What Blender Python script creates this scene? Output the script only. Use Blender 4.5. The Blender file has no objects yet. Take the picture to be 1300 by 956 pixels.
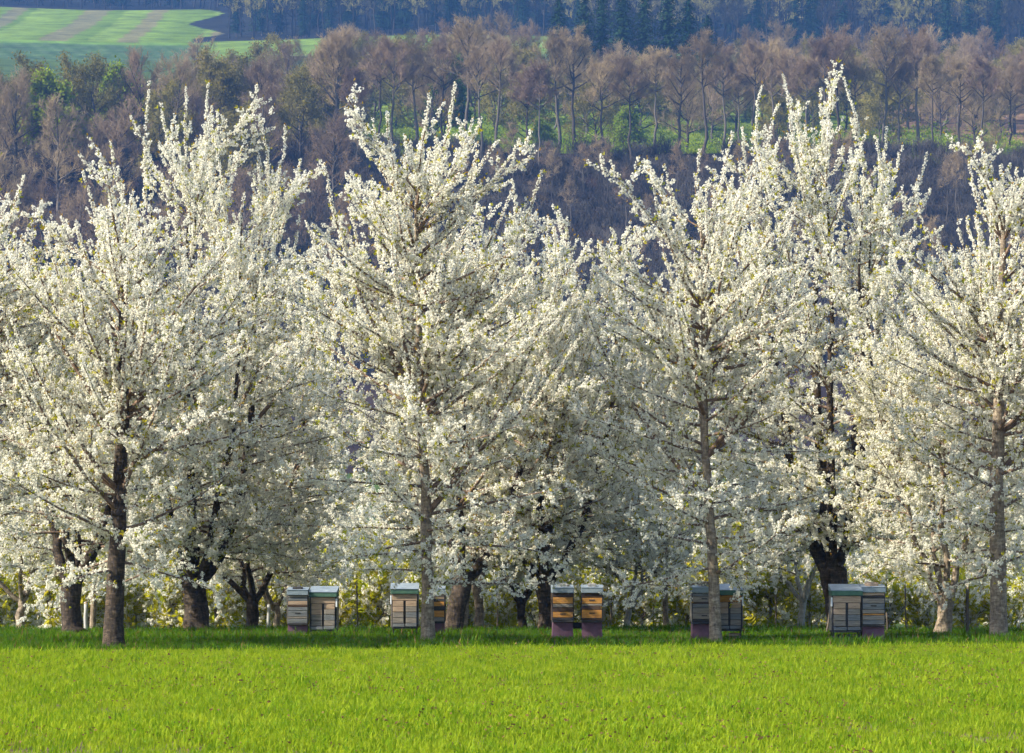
import bpy, math, random
import numpy as np
from mathutils import Vector

# ------------------------------------------------------------------ camera, world, sun, exposure
SC = bpy.context.scene
COL = SC.collection
EYE = 1.7
FPX = 4200.0            # focal length in pixels of a 1300 px wide frame
HOR = 705.0             # row of the horizon in a 956 px high frame
cam_data = bpy.data.cameras.new('camera')
cam = bpy.data.objects.new('camera', cam_data); COL.objects.link(cam)
cam.location = (0, 0, EYE); cam.rotation_euler = (math.pi / 2, 0, 0)
cam_data.sensor_width = 36; cam_data.lens = FPX / 1300 * 36
cam_data.shift_y = (HOR - 478) / 1300
cam_data.clip_start = 0.5; cam_data.clip_end = 6000
SC.camera = cam

SUN_EL = math.radians(37); SUN_PHI = math.radians(-18)
SUN_DIR = Vector((-math.cos(SUN_EL) * math.cos(SUN_PHI), math.cos(SUN_EL) * math.sin(SUN_PHI), math.sin(SUN_EL)))
world = bpy.data.worlds.new('World'); SC.world = world; world.use_nodes = True
wn = world.node_tree.nodes; wl = world.node_tree.links
wn.clear()
sky = wn.new('ShaderNodeTexSky'); sky.sky_type = 'NISHITA'; sky.sun_disc = False
sky.sun_elevation = SUN_EL; sky.sun_rotation = math.radians(270) + SUN_PHI
wbg = wn.new('ShaderNodeBackground'); wbg.inputs['Strength'].default_value = 0.115
wout = wn.new('ShaderNodeOutputWorld')
wl.new(sky.outputs[0], wbg.inputs[0]); wl.new(wbg.outputs[0], wout.inputs[0])

sun_data = bpy.data.lights.new('sun', 'SUN'); sun_data.energy = 5.0; sun_data.angle = math.radians(0.5)
sun_data.color = (1.0, 0.92, 0.76)
sun = bpy.data.objects.new('sun', sun_data); COL.objects.link(sun)
sun.rotation_euler = SUN_DIR.to_track_quat('Z', 'Y').to_euler()
SC.view_settings.view_transform = 'Standard'; SC.view_settings.look = 'None'
SC.view_settings.gamma = 1; SC.view_settings.exposure = 1.25
SC.view_settings.use_curve_mapping = False
SC.render.engine = 'CYCLES'
SC.cycles.use_denoising = True
SC.cycles.use_adaptive_sampling = True; SC.cycles.adaptive_threshold = 0.03
SC.cycles.max_bounces = 7; SC.cycles.diffuse_bounces = 5; SC.cycles.glossy_bounces = 2
SC.cycles.transmission_bounces = 4; SC.cycles.transparent_max_bounces = 4

# ------------------------------------------------------------------ helpers
def X(px, D): return (px - 650.0) / FPX * D
def Z(py, D): return EYE + (HOR - py) / FPX * D

def tag(o, label=None, cat=None, group=None, kind=None):
    if label: o['label'] = label
    if cat: o['category'] = cat
    if group: o['group'] = group
    if kind: o['kind'] = kind
    return o

def empty(name, loc=(0, 0, 0), rz=0.0):
    o = bpy.data.objects.new(name, None); COL.objects.link(o)
    o.location = loc; o.rotation_euler = (0, 0, rz); o.empty_display_size = 0.2
    return o

def link(name, me, parent=None, loc=None):
    o = bpy.data.objects.new(name, me); COL.objects.link(o)
    if parent is not None: o.parent = parent
    if loc is not None: o.location = loc
    return o

def copy_tree(o, parent=None):
    c = o.copy(); COL.objects.link(c); c.parent = parent
    for ch in [x for x in KIDS.get(o.name, [])]:
        k = ch.copy(); COL.objects.link(k); k.parent = c
    return c
KIDS = {}
def kids(root, *parts):
    KIDS[root.name] = list(parts)

def mesh_np(name, V, F, mats, smooth=False, midx=None):
    """V n x 3, F m x k (all faces with k corners)."""
    V = np.asarray(V, dtype=np.float32); F = np.asarray(F, dtype=np.int32)
    me = bpy.data.meshes.new(name)
    k = F.shape[1]; m = F.shape[0]
    me.vertices.add(len(V)); me.vertices.foreach_set('co', V.ravel())
    me.loops.add(m * k); me.loops.foreach_set('vertex_index', F.ravel())
    me.polygons.add(m)
    me.polygons.foreach_set('loop_start', np.arange(0, m * k, k, dtype=np.int32))
    if smooth: me.polygons.foreach_set('use_smooth', np.ones(m, dtype=bool))
    for mt in mats: me.materials.append(mt)
    if midx is not None: me.polygons.foreach_set('material_index', np.asarray(midx, dtype=np.int32))
    me.update(calc_edges=True); me.validate()
    return me

# ------------------------------------------------------------------ materials
def lin(r, g, b):
    f = lambda c: (c / 255 / 12.92) if c / 255 <= 0.04045 else ((c / 255 + 0.055) / 1.055) ** 2.4
    return (f(r), f(g), f(b), 1)

def new_mat(name):
    m = bpy.data.materials.new(name); m.use_nodes = True
    n = m.node_tree.nodes; n.clear()
    out = n.new('ShaderNodeOutputMaterial')
    return m, n, m.node_tree.links, out

def noise_node(n, l, scale, detail=4, rough=0.6, coord=None, mapscale=None, dist=0.0):
    t = n.new('ShaderNodeTexNoise'); t.inputs['Scale'].default_value = scale
    t.inputs['Detail'].default_value = detail; t.inputs['Roughness'].default_value = rough
    t.inputs['Distortion'].default_value = dist
    if coord is None:
        tc = n.new('ShaderNodeTexCoord'); coord = tc.outputs['Object']
    if mapscale is not None:
        mp = n.new('ShaderNodeMapping'); mp.inputs['Scale'].default_value = mapscale
        l.new(coord, mp.inputs[0]); coord = mp.outputs[0]
    l.new(coord, t.inputs['Vector'])
    return t

def ramp(n, l, fac, stops):
    r = n.new('ShaderNodeValToRGB')
    e = r.color_ramp.elements
    while len(e) < len(stops): e.new(0.5)
    for i, (p, c) in enumerate(stops):
        e[i].position = p; e[i].color = c if len(c) == 4 else (*c, 1)
    l.new(fac, r.inputs[0])
    return r

def mat_noise(name, stops, scale=6, rough=0.9, bump=0.0, bscale=None, mapscale=None, metallic=0.0, spec=0.3, bdist=0.02):
    m, n, l, out = new_mat(name)
    p = n.new('ShaderNodeBsdfPrincipled')
    p.inputs['Roughness'].default_value = rough; p.inputs['Metallic'].default_value = metallic
    p.inputs['Specular IOR Level'].default_value = spec
    t = noise_node(n, l, scale, 6, 0.65, mapscale=mapscale)
    r = ramp(n, l, t.outputs[0], stops)
    l.new(r.outputs[0], p.inputs['Base Color'])
    if bump:
        b = n.new('ShaderNodeBump'); b.inputs['Strength'].default_value = bump; b.inputs['Distance'].default_value = bdist
        t2 = noise_node(n, l, bscale or scale * 3, 6, 0.7, mapscale=mapscale)
        l.new(t2.outputs[0], b.inputs['Height']); l.new(b.outputs[0], p.inputs['Normal'])
    l.new(p.outputs[0], out.inputs[0])
    return m

def mat_thin(name, c0, c1, trans=0.35, tint=None, gloss=0.0):
    """thin leaf or petal: part of the light goes through; colour varies from piece to piece"""
    m, n, l, out = new_mat(name)
    oi = n.new('ShaderNodeObjectInfo')
    r = ramp(n, l, oi.outputs['Random'], [(0, c0), (1, c1)])
    d = n.new('ShaderNodeBsdfDiffuse'); t = n.new('ShaderNodeBsdfTranslucent')
    l.new(r.outputs[0], d.inputs[0])
    if tint:
        mx = n.new('ShaderNodeMix'); mx.data_type = 'RGBA'; mx.blend_type = 'MULTIPLY'
        mx.inputs[0].default_value = 1.0
        l.new(r.outputs[0], mx.inputs[6]); mx.inputs[7].default_value = (*tint, 1)
        l.new(mx.outputs[2], t.inputs[0])
    else:
        l.new(r.outputs[0], t.inputs[0])
    mix = n.new('ShaderNodeMixShader'); mix.inputs[0].default_value = trans
    l.new(d.outputs[0], mix.inputs[1]); l.new(t.outputs[0], mix.inputs[2])
    l.new(mix.outputs[0], out.inputs[0])
    return m

M_PETAL = mat_thin('petal', (0.88, 0.87, 0.81), (0.86, 0.84, 0.74), 0.48)
M_STAMEN = mat_thin('stamen', (0.50, 0.44, 0.05), (0.38, 0.40, 0.06), 0.3)
M_LEAF = mat_thin('young_leaf', (0.24, 0.27, 0.02), (0.40, 0.35, 0.03), 0.5, (1.5, 1.5, 0.8))
M_TIP = mat_thin('bronze_leaf', (0.34, 0.20, 0.03), (0.38, 0.29, 0.04), 0.45, (1.3, 1.2, 0.8))

def mat_bark(name, dark, mid, light):
    m, n, l, out = new_mat(name)
    p = n.new('ShaderNodeBsdfPrincipled'); p.inputs['Roughness'].default_value = 0.9
    p.inputs['Specular IOR Level'].default_value = 0.2
    a = noise_node(n, l, 5.0, 8, 0.7, mapscale=(1, 1, 3.5), dist=0.4)
    b = noise_node(n, l, 16.0, 6, 0.7, mapscale=(1.6, 1.6, 0.5))
    mx = n.new('ShaderNodeMath'); mx.operation = 'MULTIPLY_ADD'; mx.inputs[1].default_value = 0.55
    l.new(a.outputs[0], mx.inputs[0])
    m2 = n.new('ShaderNodeMath'); m2.operation = 'MULTIPLY'; m2.inputs[1].default_value = 0.45
    l.new(b.outputs[0], m2.inputs[0]); l.new(m2.outputs[0], mx.inputs[2])
    r = ramp(n, l, mx.outputs[0], [(0.38, dark), (0.5, mid), (0.64, light)])
    l.new(r.outputs[0], p.inputs['Base Color'])
    bp = n.new('ShaderNodeBump'); bp.inputs['Strength'].default_value = 0.9; bp.inputs['Distance'].default_value = 0.05
    l.new(mx.outputs[0], bp.inputs['Height']); l.new(bp.outputs[0], p.inputs['Normal'])
    l.new(p.outputs[0], out.inputs[0])
    return m
M_BARK_OLD = mat_bark('old_cherry_bark', (0.010, 0.008, 0.006), (0.042, 0.032, 0.025), (0.14, 0.10, 0.07))
M_BARK_YOUNG = mat_bark('young_cherry_bark', (0.07, 0.052, 0.038), (0.21, 0.165, 0.12), (0.42, 0.35, 0.26))
M_BARK_GREY = mat_bark('grey_sapling_bark', (0.12, 0.12, 0.11), (0.24, 0.23, 0.20), (0.36, 0.35, 0.31))
M_TWIG = mat_noise('cherry_twig', [(0.35, (0.08, 0.052, 0.038)), (0.65, (0.22, 0.15, 0.105))], 9)

# ------------------------------------------------------------------ geometry nodes: pieces on points
def piece_group(name, meshes):
    g = bpy.data.node_groups.new(name, 'GeometryNodeTree')
    g.interface.new_socket('Geometry', in_out='INPUT', socket_type='NodeSocketGeometry')
    g.interface.new_socket('Geometry', in_out='OUTPUT', socket_type='NodeSocketGeometry')
    n, l = g.nodes, g.links
    gi = n.new('NodeGroupInput'); go = n.new('NodeGroupOutput')
    ip = n.new('GeometryNodeInstanceOnPoints')
    join = n.new('GeometryNodeJoinGeometry')
    for i, me in enumerate(meshes):
        ob = bpy.data.objects.new(name + '_piece', me)      # never linked: only its mesh is used
        oi = n.new('GeometryNodeObjectInfo'); oi.inputs['Object'].default_value = ob
        oi.inputs['As Instance'].default_value = False
        g2i = n.new('GeometryNodeGeometryToInstance')
        l.new(oi.outputs['Geometry'], g2i.inputs[0]); l.new(g2i.outputs[0], join.inputs[0])
    def attr(nm, typ):
        a = n.new('GeometryNodeInputNamedAttribute'); a.data_type = typ; a.inputs['Name'].default_value = nm
        return a.outputs['Attribute']
    e2r = n.new('FunctionNodeEulerToRotation')
    l.new(attr('rot', 'FLOAT_VECTOR'), e2r.inputs[0])
    l.new(gi.outputs[0], ip.inputs['Points']); l.new(join.outputs[0], ip.inputs['Instance'])
    ip.inputs['Pick Instance'].default_value = True
    l.new(attr('idx', 'INT'), ip.inputs['Instance Index'])
    l.new(e2r.outputs[0], ip.inputs['Rotation'])
    l.new(attr('scl', 'FLOAT'), ip.inputs['Scale'])
    l.new(ip.outputs[0], go.inputs[0])
    return g

def align_eulers(d, spin):
    d = d / np.maximum(np.linalg.norm(d, axis=1, keepdims=True), 1e-6)
    th = np.arccos(np.clip(d[:, 2], -1, 1)); ph = np.arctan2(d[:, 1], d[:, 0])
    ct, st, cp, sp, cs, ss = np.cos(th), np.sin(th), np.cos(ph), np.sin(ph), np.cos(spin), np.sin(spin)
    r00 = cp * ct * cs - sp * ss; r10 = sp * ct * cs + cp * ss; r20 = -st * cs
    r21 = st * ss; r22 = ct
    return np.stack([np.arctan2(r21, r22), -np.arcsin(np.clip(r20, -1, 1)), np.arctan2(r10, r00)], axis=1)

def points_mesh(name, P, D, S, nvar, rng, mats=()):
    P = np.asarray(P, dtype=np.float32).reshape(-1, 3); k = len(P)
    me = bpy.data.meshes.new(name)
    me.vertices.add(k); me.vertices.foreach_set('co', P.ravel())
    rot = align_eulers(np.asarray(D, dtype=np.float64).reshape(-1, 3), rng.random(k) * 6.2832).astype(np.float32)
    me.attributes.new('rot', 'FLOAT_VECTOR', 'POINT').data.foreach_set('vector', rot.ravel())
    me.attributes.new('scl', 'FLOAT', 'POINT').data.foreach_set('value', np.asarray(S, dtype=np.float32))
    me.attributes.new('idx', 'INT', 'POINT').data.foreach_set('value', rng.integers(0, nvar, k).astype(np.int32))
    for m in mats: me.materials.append(m)
    return me

def scatter(name, me, group, parent=None):
    o = link(name, me, parent)
    md = o.modifiers.new('pieces', 'NODES'); md.node_group = group
    o['kind'] = 'stuff'
    return o

# ---- blossom sprig, leaf tuft, bronze tip
def frame_of(d):
    d = d / np.linalg.norm(d)
    a = np.cross(d, [0, 0, 1.0] if abs(d[2]) < 0.9 else [1.0, 0, 0]); a /= np.linalg.norm(a)
    return a, np.cross(d, a), d

def sprig_mesh(seed, length=0.17, ncl=5, nfl=8, fr=0.019):
    r = np.random.default_rng(seed); V = []; F = []; MI = []
    for i in range(ncl):
        az = i * 2.4 + r.uniform(-.4, .4)
        c = np.array([math.cos(az) * 0.026, math.sin(az) * 0.026, (i + 0.5) / ncl * length + r.uniform(-.008, .008)])
        for j in range(nfl):
            d = r.normal(size=3) + np.array([math.cos(az), math.sin(az), 0.25]) * 0.8
            a, b, d = frame_of(d)
            o = c + d * r.uniform(0.018, 0.034)
            s = fr * r.uniform(.85, 1.15); b0 = r.uniform(0, 6.28); cup = r.uniform(0.15, 0.6)
            base = len(V)
            V.append(o)
            for k in range(10):
                an = b0 + k * math.pi / 5
                rr = s if k % 2 else s * 0.78
                h = s * cup * (0.9 if k % 2 else 0.55)
                V.append(o + (a * math.cos(an) + b * math.sin(an)) * rr + d * h)
            for k in range(5):
                F.append((base, base + 1 + (2 * k) % 10, base + 1 + (2 * k + 1) % 10, base + 1 + (2 * k + 2) % 10)); MI.append(0)
            if r.random() < .8:
                base = len(V)
                q = o + d * s * 0.30
                for k in range(4): V.append(q + (a * math.cos(k * 1.571) + b * math.sin(k * 1.571)) * s * 0.29)
                F.append((base, base + 1, base + 2, base + 3)); MI.append(1)
    return mesh_np('blossom_sprig', V, F, [M_PETAL, M_STAMEN], False, MI)

def tuft_mesh(seed, nl, size, spread, mat, wid=0.36):
    r = np.random.default_rng(seed); V = []; F = []
    for i in range(nl):
        az = i * 2.4 + r.uniform(-.5, .5)
        d = np.array([math.cos(az) * spread, math.sin(az) * spread, 1.0]) + r.normal(size=3) * .2
        a, b, d = frame_of(d)
        o = np.array([0, 0, r.uniform(0, size * .7)]); L = size * r.uniform(.7, 1.2); w = L * wid
        base = len(V)
        V += [o, o + d * L * .5 + a * w * .5 + b * L * .06, o + d * L, o + d * L * .5 - a * w * .5 + b * L * .06]
        F.append((base, base + 1, base + 2, base + 3))
    return mesh_np('leaf_tuft', V, F, [mat])

G_BLOSSOM = piece_group('blossom_pieces', [sprig_mesh(s) for s in (1, 2, 3, 4, 5)])
G_LEAF = piece_group('leaf_pieces', [tuft_mesh(s, 6, 0.06, .9, M_LEAF) for s in (11, 12, 13)])
G_TIP = piece_group('tip_pieces', [tuft_mesh(s, 5, 0.055, .45, M_TIP) for s in (21, 22)])

# ------------------------------------------------------------------ tubes
class Tubes:
    def __init__(self): self.V = []; self.F = []; self.n = 0
    def add(self, P, R, sides=6, knob=0.0, rng=None, cap=False):
        P = np.asarray(P, dtype=np.float64); R = np.asarray(R, dtype=np.float64); k = len(P)
        T = np.gradient(P, axis=0); T /= np.maximum(np.linalg.norm(T, axis=1, keepdims=True), 1e-9)
        mean = P[-1] - P[0]
        ref = np.array([1.0, 0.13, 0]) if abs(mean[0]) < 0.8 * np.linalg.norm(mean) else np.array([0, 1.0, 0.17])
        A = np.cross(T, ref); A /= np.maximum(np.linalg.norm(A, axis=1, keepdims=True), 1e-9)
        B = np.cross(T, A)
        an = np.arange(sides) * (2 * math.pi / sides)
        RR = R[:, None] * np.ones((1, sides))
        if knob:
            ph = rng.uniform(0, 6.28, 6)
            zz = np.arange(k)[:, None]
            RR = RR * (1 + knob * (np.sin(an * 3 + ph[0] + zz * .35) * .5 + np.sin(an * 5 + ph[1] - zz * .5) * .35 + np.sin(an * 2 + ph[2] + zz * 1.1) * .45) + rng.normal(0, knob * .35, RR.shape))
        Vn = P[:, None, :] + RR[:, :, None] * (np.cos(an)[None, :, None] * A[:, None, :] + np.sin(an)[None, :, None] * B[:, None, :])
        self.V.append(Vn.reshape(-1, 3))
        i = np.arange(k - 1)[:, None] * sides; j = np.arange(sides)[None, :]; j2 = (j + 1) % sides
        F = np.stack([i + j, i + j2, i + sides + j2, i + sides + j], axis=2).reshape(-1, 4) + self.n
        self.F.append(F); self.n += k * sides
        if cap:
            c = self.n - sides
            self.V.append(P[-1:] + T[-1:] * R[-1] * .3); tip = self.n; self.n += 1
            self.F.append(np.array([(c + q, c + (q + 1) % sides, tip, tip) for q in range(0, sides)]))
    def mesh(self, name, mat, smooth=True):
        V = np.concatenate(self.V); F = np.concatenate(self.F)
        quad = F[F[:, 2] != F[:, 3]]
        if len(quad) == len(F): return mesh_np(name, V, F, [mat], smooth)
        me = bpy.data.meshes.new(name)
        me.from_pydata(V.tolist(), [], [tuple(f) if f[2] != f[3] else tuple(f[:3]) for f in F.tolist()])
        me.materials.append(mat)
        if smooth: me.polygons.foreach_set('use_smooth', np.ones(len(me.polygons), dtype=bool))
        return me

def grow(rng, p, d, L, n, up=0.0, wander=0.12):
    """polyline from p along d, bending towards (or away from) the sky"""
    pts = np.empty((n, 3)); pts[0] = p
    d = d / math.sqrt(d @ d); st = L / (n - 1)
    W = rng.normal(0, wander, (n, 3)); W[:, 2] += up
    for i in range(1, n):
        d = d + W[i]; d = d / math.sqrt(d @ d)
        pts[i] = pts[i - 1] + d * st
    return pts

def along(pts, s):
    k = len(pts) - 1; f = min(max(s, 0), .9999) * k; i = int(f)
    a = pts[i]; b = pts[i + 1]; t = b - a
    return a + t * (f - i), t / math.sqrt(t @ t)

class Crown:
    def __init__(self): self.bp = []; self.bd = []; self.bs = []; self.lp = []; self.ld = []; self.ls = []; self.tp = []; self.td = []

def clothe(rng, c, pts, s0, step, skip, leafp, tip=True, scale=1.0):
    """blossom sprigs and leaf tufts along a shoot"""
    L = float(np.linalg.norm(pts[-1] - pts[0])); n = max(1, int(L * (1 - s0) / step))
    for i in range(n):
        s = s0 + (1 - s0) * (i + rng.random() * .6) / n
        p, t = along(pts, s)
        if rng.random() > skip:
            c.bp.append(p); c.bd.append(t + rng.normal(0, .22, 3)); c.bs.append(scale * rng.uniform(.75, 1.2) * (1.0 - .3 * s))
        if rng.random() < leafp:
            c.lp.append(p + rng.normal(0, .05, 3)); c.ld.append(t + rng.normal(0, .5, 3)); c.ls.append(rng.uniform(.8, 1.7) * scale)
    if tip and rng.random() < .75:
        c.tp.append(pts[-1]); c.td.append(pts[-1] - pts[-2])

UP = np.array([0, 0, 1.0])
def env(t):
    if t < .3: return .80 + .20 * t / .3
    return max(.10, (1 - ((t - .3) / .7) ** 2.6))

def rand_perp(rng, t):
    v = rng.normal(size=3); v -= t * (v @ t)
    return v / math.sqrt(v @ v)

def side_shoots(rng, c, thin, pts, r0, t, dens, leafp, scale, step, s_end=.98, narrow=0.0, skip=.08):
    """second and third order shoots of one bough; t = relative height in the crown"""
    L = float(np.linalg.norm(np.diff(pts, axis=0), axis=1).sum()) * (s_end - .1)
    n = max(2, int(L / (.20 / dens)))
    for i in range(n):
        s = .10 + (s_end - .10) * (i + rng.random()) / n
        p, tg = along(pts, s)
        d = tg * (.65 + narrow * .5) + rand_perp(rng, tg) * (.9 - narrow * .3) + UP * (.14 + .5 * t)
        L2 = rng.uniform(.35, .95) * (1.05 - .45 * s) * (1 + .2 * t) * (1.25 if rng.random() < .12 else 1) * (1 - .25 * narrow)
        q = grow(rng, p, d, L2, 5, .03 + .07 * t, .06)
        thin.add(q, np.linspace(max(.005, r0 * (1 - s) * .5), .003, 5), 3)
        clothe(rng, c, q, .05, step * (1 - .2 * narrow), skip, leafp, True, scale)
        m = int(L2 / .21)
        for j in range(m):
            s3 = .10 + .55 * (j + rng.random()) / max(1, m)
            p3, t3 = along(q, s3)
            L3 = rng.uniform(.12, .40) * (1.1 - .6 * s3)
            q3 = grow(rng, p3, t3 * .6 + rand_perp(rng, t3) * .8 + UP * .25, L3, 3, .06, .08)
            if L3 > .2: thin.add(q3, [.004, .003, .002], 3)
            clothe(rng, c, q3, .15, step, skip, leafp, L3 > .3, scale * .95)

def cherry(rng, H, R, tr, cb, fork=None, nlimb=4, lean=(0, 0), dens=1.0, leafp=.10, bark=None, step=.14, scale=1.0, sides=12, limbs=None, nfan=46, skip=.08, lsc=1.0):
    """a cherry tree around the origin: returns meshes for trunk, branches, blossoms, leaves, tips"""
    c = Crown(); thick = Tubes(); thin = Tubes()
    lean = np.array([lean[0], lean[1], 0.0])
    leaders = []
    def flare(z, r): return r * (1 + .6 * math.exp(-max(z, 0) / .11)) if z < .8 else r
    if fork is None:
        n = 26; z = np.concatenate([[-.12, 0, .06, .14, .25, .4, .55], np.linspace(.75, H * .78, n - 7)])
        wx = np.cumsum(rng.normal(0, .022, (n, 2)), axis=0); wx *= np.clip(z / 3.0, .1, 1)[:, None]
        P = np.zeros((n, 3)); P[:, :2] = wx * min(1, H / 8); P[:, 2] = z
        P += lean[None, :] * (z[:, None] / H) ** 1.2
        Rr = np.array([flare(a, tr * max(.03, (1 - max(a, 0) / H)) ** .9) for a in z])
        thick.add(P, Rr, sides + 4, .06, rng)
        k0 = max(1, int(np.searchsorted(z, cb * .9)) - 1); leaders.append((P[k0:], Rr[k0:], cb, H, 1.0))
    else:
        n = 12; z = np.concatenate([[-.12, 0, .05, .12, .22], np.linspace(.36, fork + .1, n - 5)])
        P = np.zeros((n, 3)); P[:, 2] = z; P[:, :2] = np.cumsum(rng.normal(0, .018, (n, 2)), axis=0)
        P += lean[None, :] * .35 * (z[:, None] / fork)
        Rr = np.array([flare(a, tr * (1 - .08 * max(a, 0) / fork)) for a in z]); Rr[-3:] *= (1.08, 1.12, .80)
        thick.add(P, Rr, sides + 6, .09, rng, cap=True)
        top = P[-1]
        spec = limbs or [(6.2832 * i / nlimb + rng.uniform(-.5, .5), rng.uniform(.30, .5), rng.uniform(.8, 1.0) if i else 1.0, rng.uniform(.45, .62)) for i in range(nlimb)]
        for i, (az, off, hh, rad) in enumerate(spec):
            hh = hh * H * .80
            end = np.array([math.cos(az) * off * R, math.sin(az) * off * R, hh]) + lean
            mid = top + np.array([math.cos(az) * off * R * 1.05, math.sin(az) * off * R * 1.05, (hh - fork) * .20])
            u = np.linspace(0, 1, 15)[:, None]
            st = top - np.array([0, 0, .16]) + np.array([math.cos(az), math.sin(az), 0]) * tr * .35
            Q = (1 - u) ** 2 * st + 2 * u * (1 - u) * mid + u ** 2 * end
            W = np.cumsum(rng.normal(0, .06, (15, 3)), axis=0); W[0] = 0; Q = Q + W * .8 * np.minimum(1, u * 4)
            Rl = tr * rad * (1 - u[:, 0]) ** .95 + .009
            thick.add(Q, Rl, 9, .07, rng)
            leaders.append((Q[1:], Rl[1:], fork + .5, hh, .62))
    axis = lean
    tsw = .52                                    # above this relative height the crown is a fan of upswept shoots
    for (P, Rr, zb, zt, kf) in leaders:
        Lp = np.concatenate([[0], np.cumsum(np.linalg.norm(np.diff(P, axis=0), axis=1))])
        sp = (.12 if kf == 1.0 else .25) / dens
        n = int(Lp[-1] / sp); az = rng.uniform(0, 6.28)
        for i in range(n):
            s = (i + rng.random()) / n
            p, tg = along(P, s)
            t = min(1, max(0, (p[2] - cb) / (H - cb)))
            if p[2] < zb or (t > tsw and rng.random() < .55): continue
            az += 2.4 + rng.uniform(-.5, .5)
            out = np.array([math.cos(az), math.sin(az), 0])
            rad = p - axis * (p[2] / H); rad[2] = 0; rl = math.sqrt(rad @ rad)
            if kf < 1 and rl > .1:
                out = out + rad / rl * .7; out /= math.sqrt(out @ out)
            reach = R * env(t) * rng.uniform(.70, 1.10) - max(0, (rad @ out)) * .85
            if rng.random() < .22: reach *= rng.uniform(.3, .6)
            if reach < .3: reach = rng.uniform(.25, .5)
            ang = math.radians(90 - 34 * t - 30 * max(0, t - .5) + rng.uniform(-14, 12))
            d = out * math.sin(ang) + UP * math.cos(ang)
            L = reach / max(.45, math.sin(ang)) * 1.0
            q = grow(rng, p, d, L, 7, (.03 + .05 * t) if t > .12 else rng.uniform(-.05, .03), .06)
            rr = min(.5 * Rr[min(len(Rr) - 1, int(s * (len(Rr) - 1)))], .010 + .009 * L)
            thin.add(q, np.linspace(rr, .005, 7), 5 if rr > .02 else 4)
            clothe(rng, c, q, .06, step * 1.0, .10, leafp, True, scale)
            side_shoots(rng, c, thin, q, rr, t, dens, leafp, scale, step, skip=skip)
        clothe(rng, c, P[int(len(P) * .8):], .0, step * .8, .05, leafp, True, scale)
    # the upswept fan: shoots end on a dome, bare of side shoots near their ends
    for i in range(int(nfan * dens)):
        rho = R * .98 * math.sqrt((i + rng.random()) / (nfan * dens)); az = i * 2.4 + rng.uniform(-.4, .4)
        ze = H - .5 - (H - cb) * .37 * (rho / R) ** 2.0 - (rng.random() ** 1.5 * .15 * H if rho > .25 * R else rng.uniform(.0, .10) * H)
        end = np.array([math.cos(az) * rho, math.sin(az) * rho, ze]) + lean
        a = math.radians(rng.uniform(24, 42)); zs = max(cb + rng.uniform(.15, .62) * (H - cb), ze - max(rho / math.tan(a), 1.4)); zs = min(zs, ze - .8)
        best = None
        for (P, Rr, zb, zt, kf) in leaders:
            j = int(np.argmin(np.abs(P[:, 2] - min(zs, P[-2, 2])))); dd = np.linalg.norm(P[j, :2] - end[:2])
            if best is None or dd < best[0]: best = (dd, P[j], Rr[j])
        st = best[1]; u = np.linspace(0, 1, 9)[:, None]
        mid = st * .5 + end * .5 + np.array([math.cos(az), math.sin(az), -.6]) * (.10 * np.linalg.norm(end - st))
        q = (1 - u) ** 2 * st + 2 * u * (1 - u) * mid + u ** 2 * end
        W = np.cumsum(rng.normal(0, .022, (9, 3)), axis=0); W[0] = 0; q = q + W
        L = float(np.linalg.norm(end - st)); rr = min(best[2] * .7, .010 + .010 * L)
        thin.add(q, np.linspace(rr, .004, 9), 4)
        clothe(rng, c, q, .15, step * .62, .06, leafp * .7, True, scale)
        side_shoots(rng, c, thin, q, rr, .75, dens * .8, leafp, scale, step, max(.45, 1 - rng.uniform(.7, 1.3) / L), .8, skip)
    bm = bark or M_BARK_OLD
    out = {'trunk': thick.mesh('trunk', bm), 'branches': thin.mesh('branches', M_TWIG, False),
           'blossoms': points_mesh('blossoms', c.bp, c.bd, c.bs, 5, rng, [M_PETAL]),
           'leaves': points_mesh('leaves', c.lp, c.ld, np.array(c.ls) * lsc, 3, rng, [M_LEAF]),
           'leaf_tips': points_mesh('leaf_tips', c.tp, c.td, np.full(len(c.tp), .95), 2, rng, [M_TIP])}
    return out

NSPRIG = 0
def plant(name, meshes, loc, label, cat, group=None, rz=0.0):
    global NSPRIG
    root = empty(name, loc, rz); tag(root, label, cat, group)
    parts = [link('trunk', meshes['trunk'], root), link('branches', meshes['branches'], root),
             scatter('blossoms', meshes['blossoms'], G_BLOSSOM, root), scatter('leaves', meshes['leaves'], G_LEAF, root)]
    if len(meshes['leaf_tips'].vertices): parts.append(scatter('leaf_tips', meshes['leaf_tips'], G_TIP, root))
    NSPRIG += len(meshes['blossoms'].vertices)
    kids(root, *parts)
    return root

# ------------------------------------------------------------------ terrain
PROF_D = [-60, 71, 140, 300, 480, 560, 600, 648, 700, 760, 820, 900, 1000, 1150, 1200, 1270, 1450, 1800, 2300]
PROF_Z = [0, 0, -1.85, 2, 14, 34, 52, 80, 86, 95, 109, 130, 149, 176, 188, 202, 241, 315, 440]
def wob(x, y):
    return math.sin(x * .021 + 1.3) * .5 + math.sin(x * .043 - y * .013) * .3 + math.sin(y * .031 + x * .008 + 2) * .35
def ground_z(x, y):
    z = float(np.interp(y, PROF_D, PROF_Z))
    if y > 150: z += wob(x, y) * min(4.5, (y - 150) / 90) * (0.4 if y > 1100 else 1)
    return z
def edge(x): return 58.3 + .25 * x          # where the sown field meets the orchard grass

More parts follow.
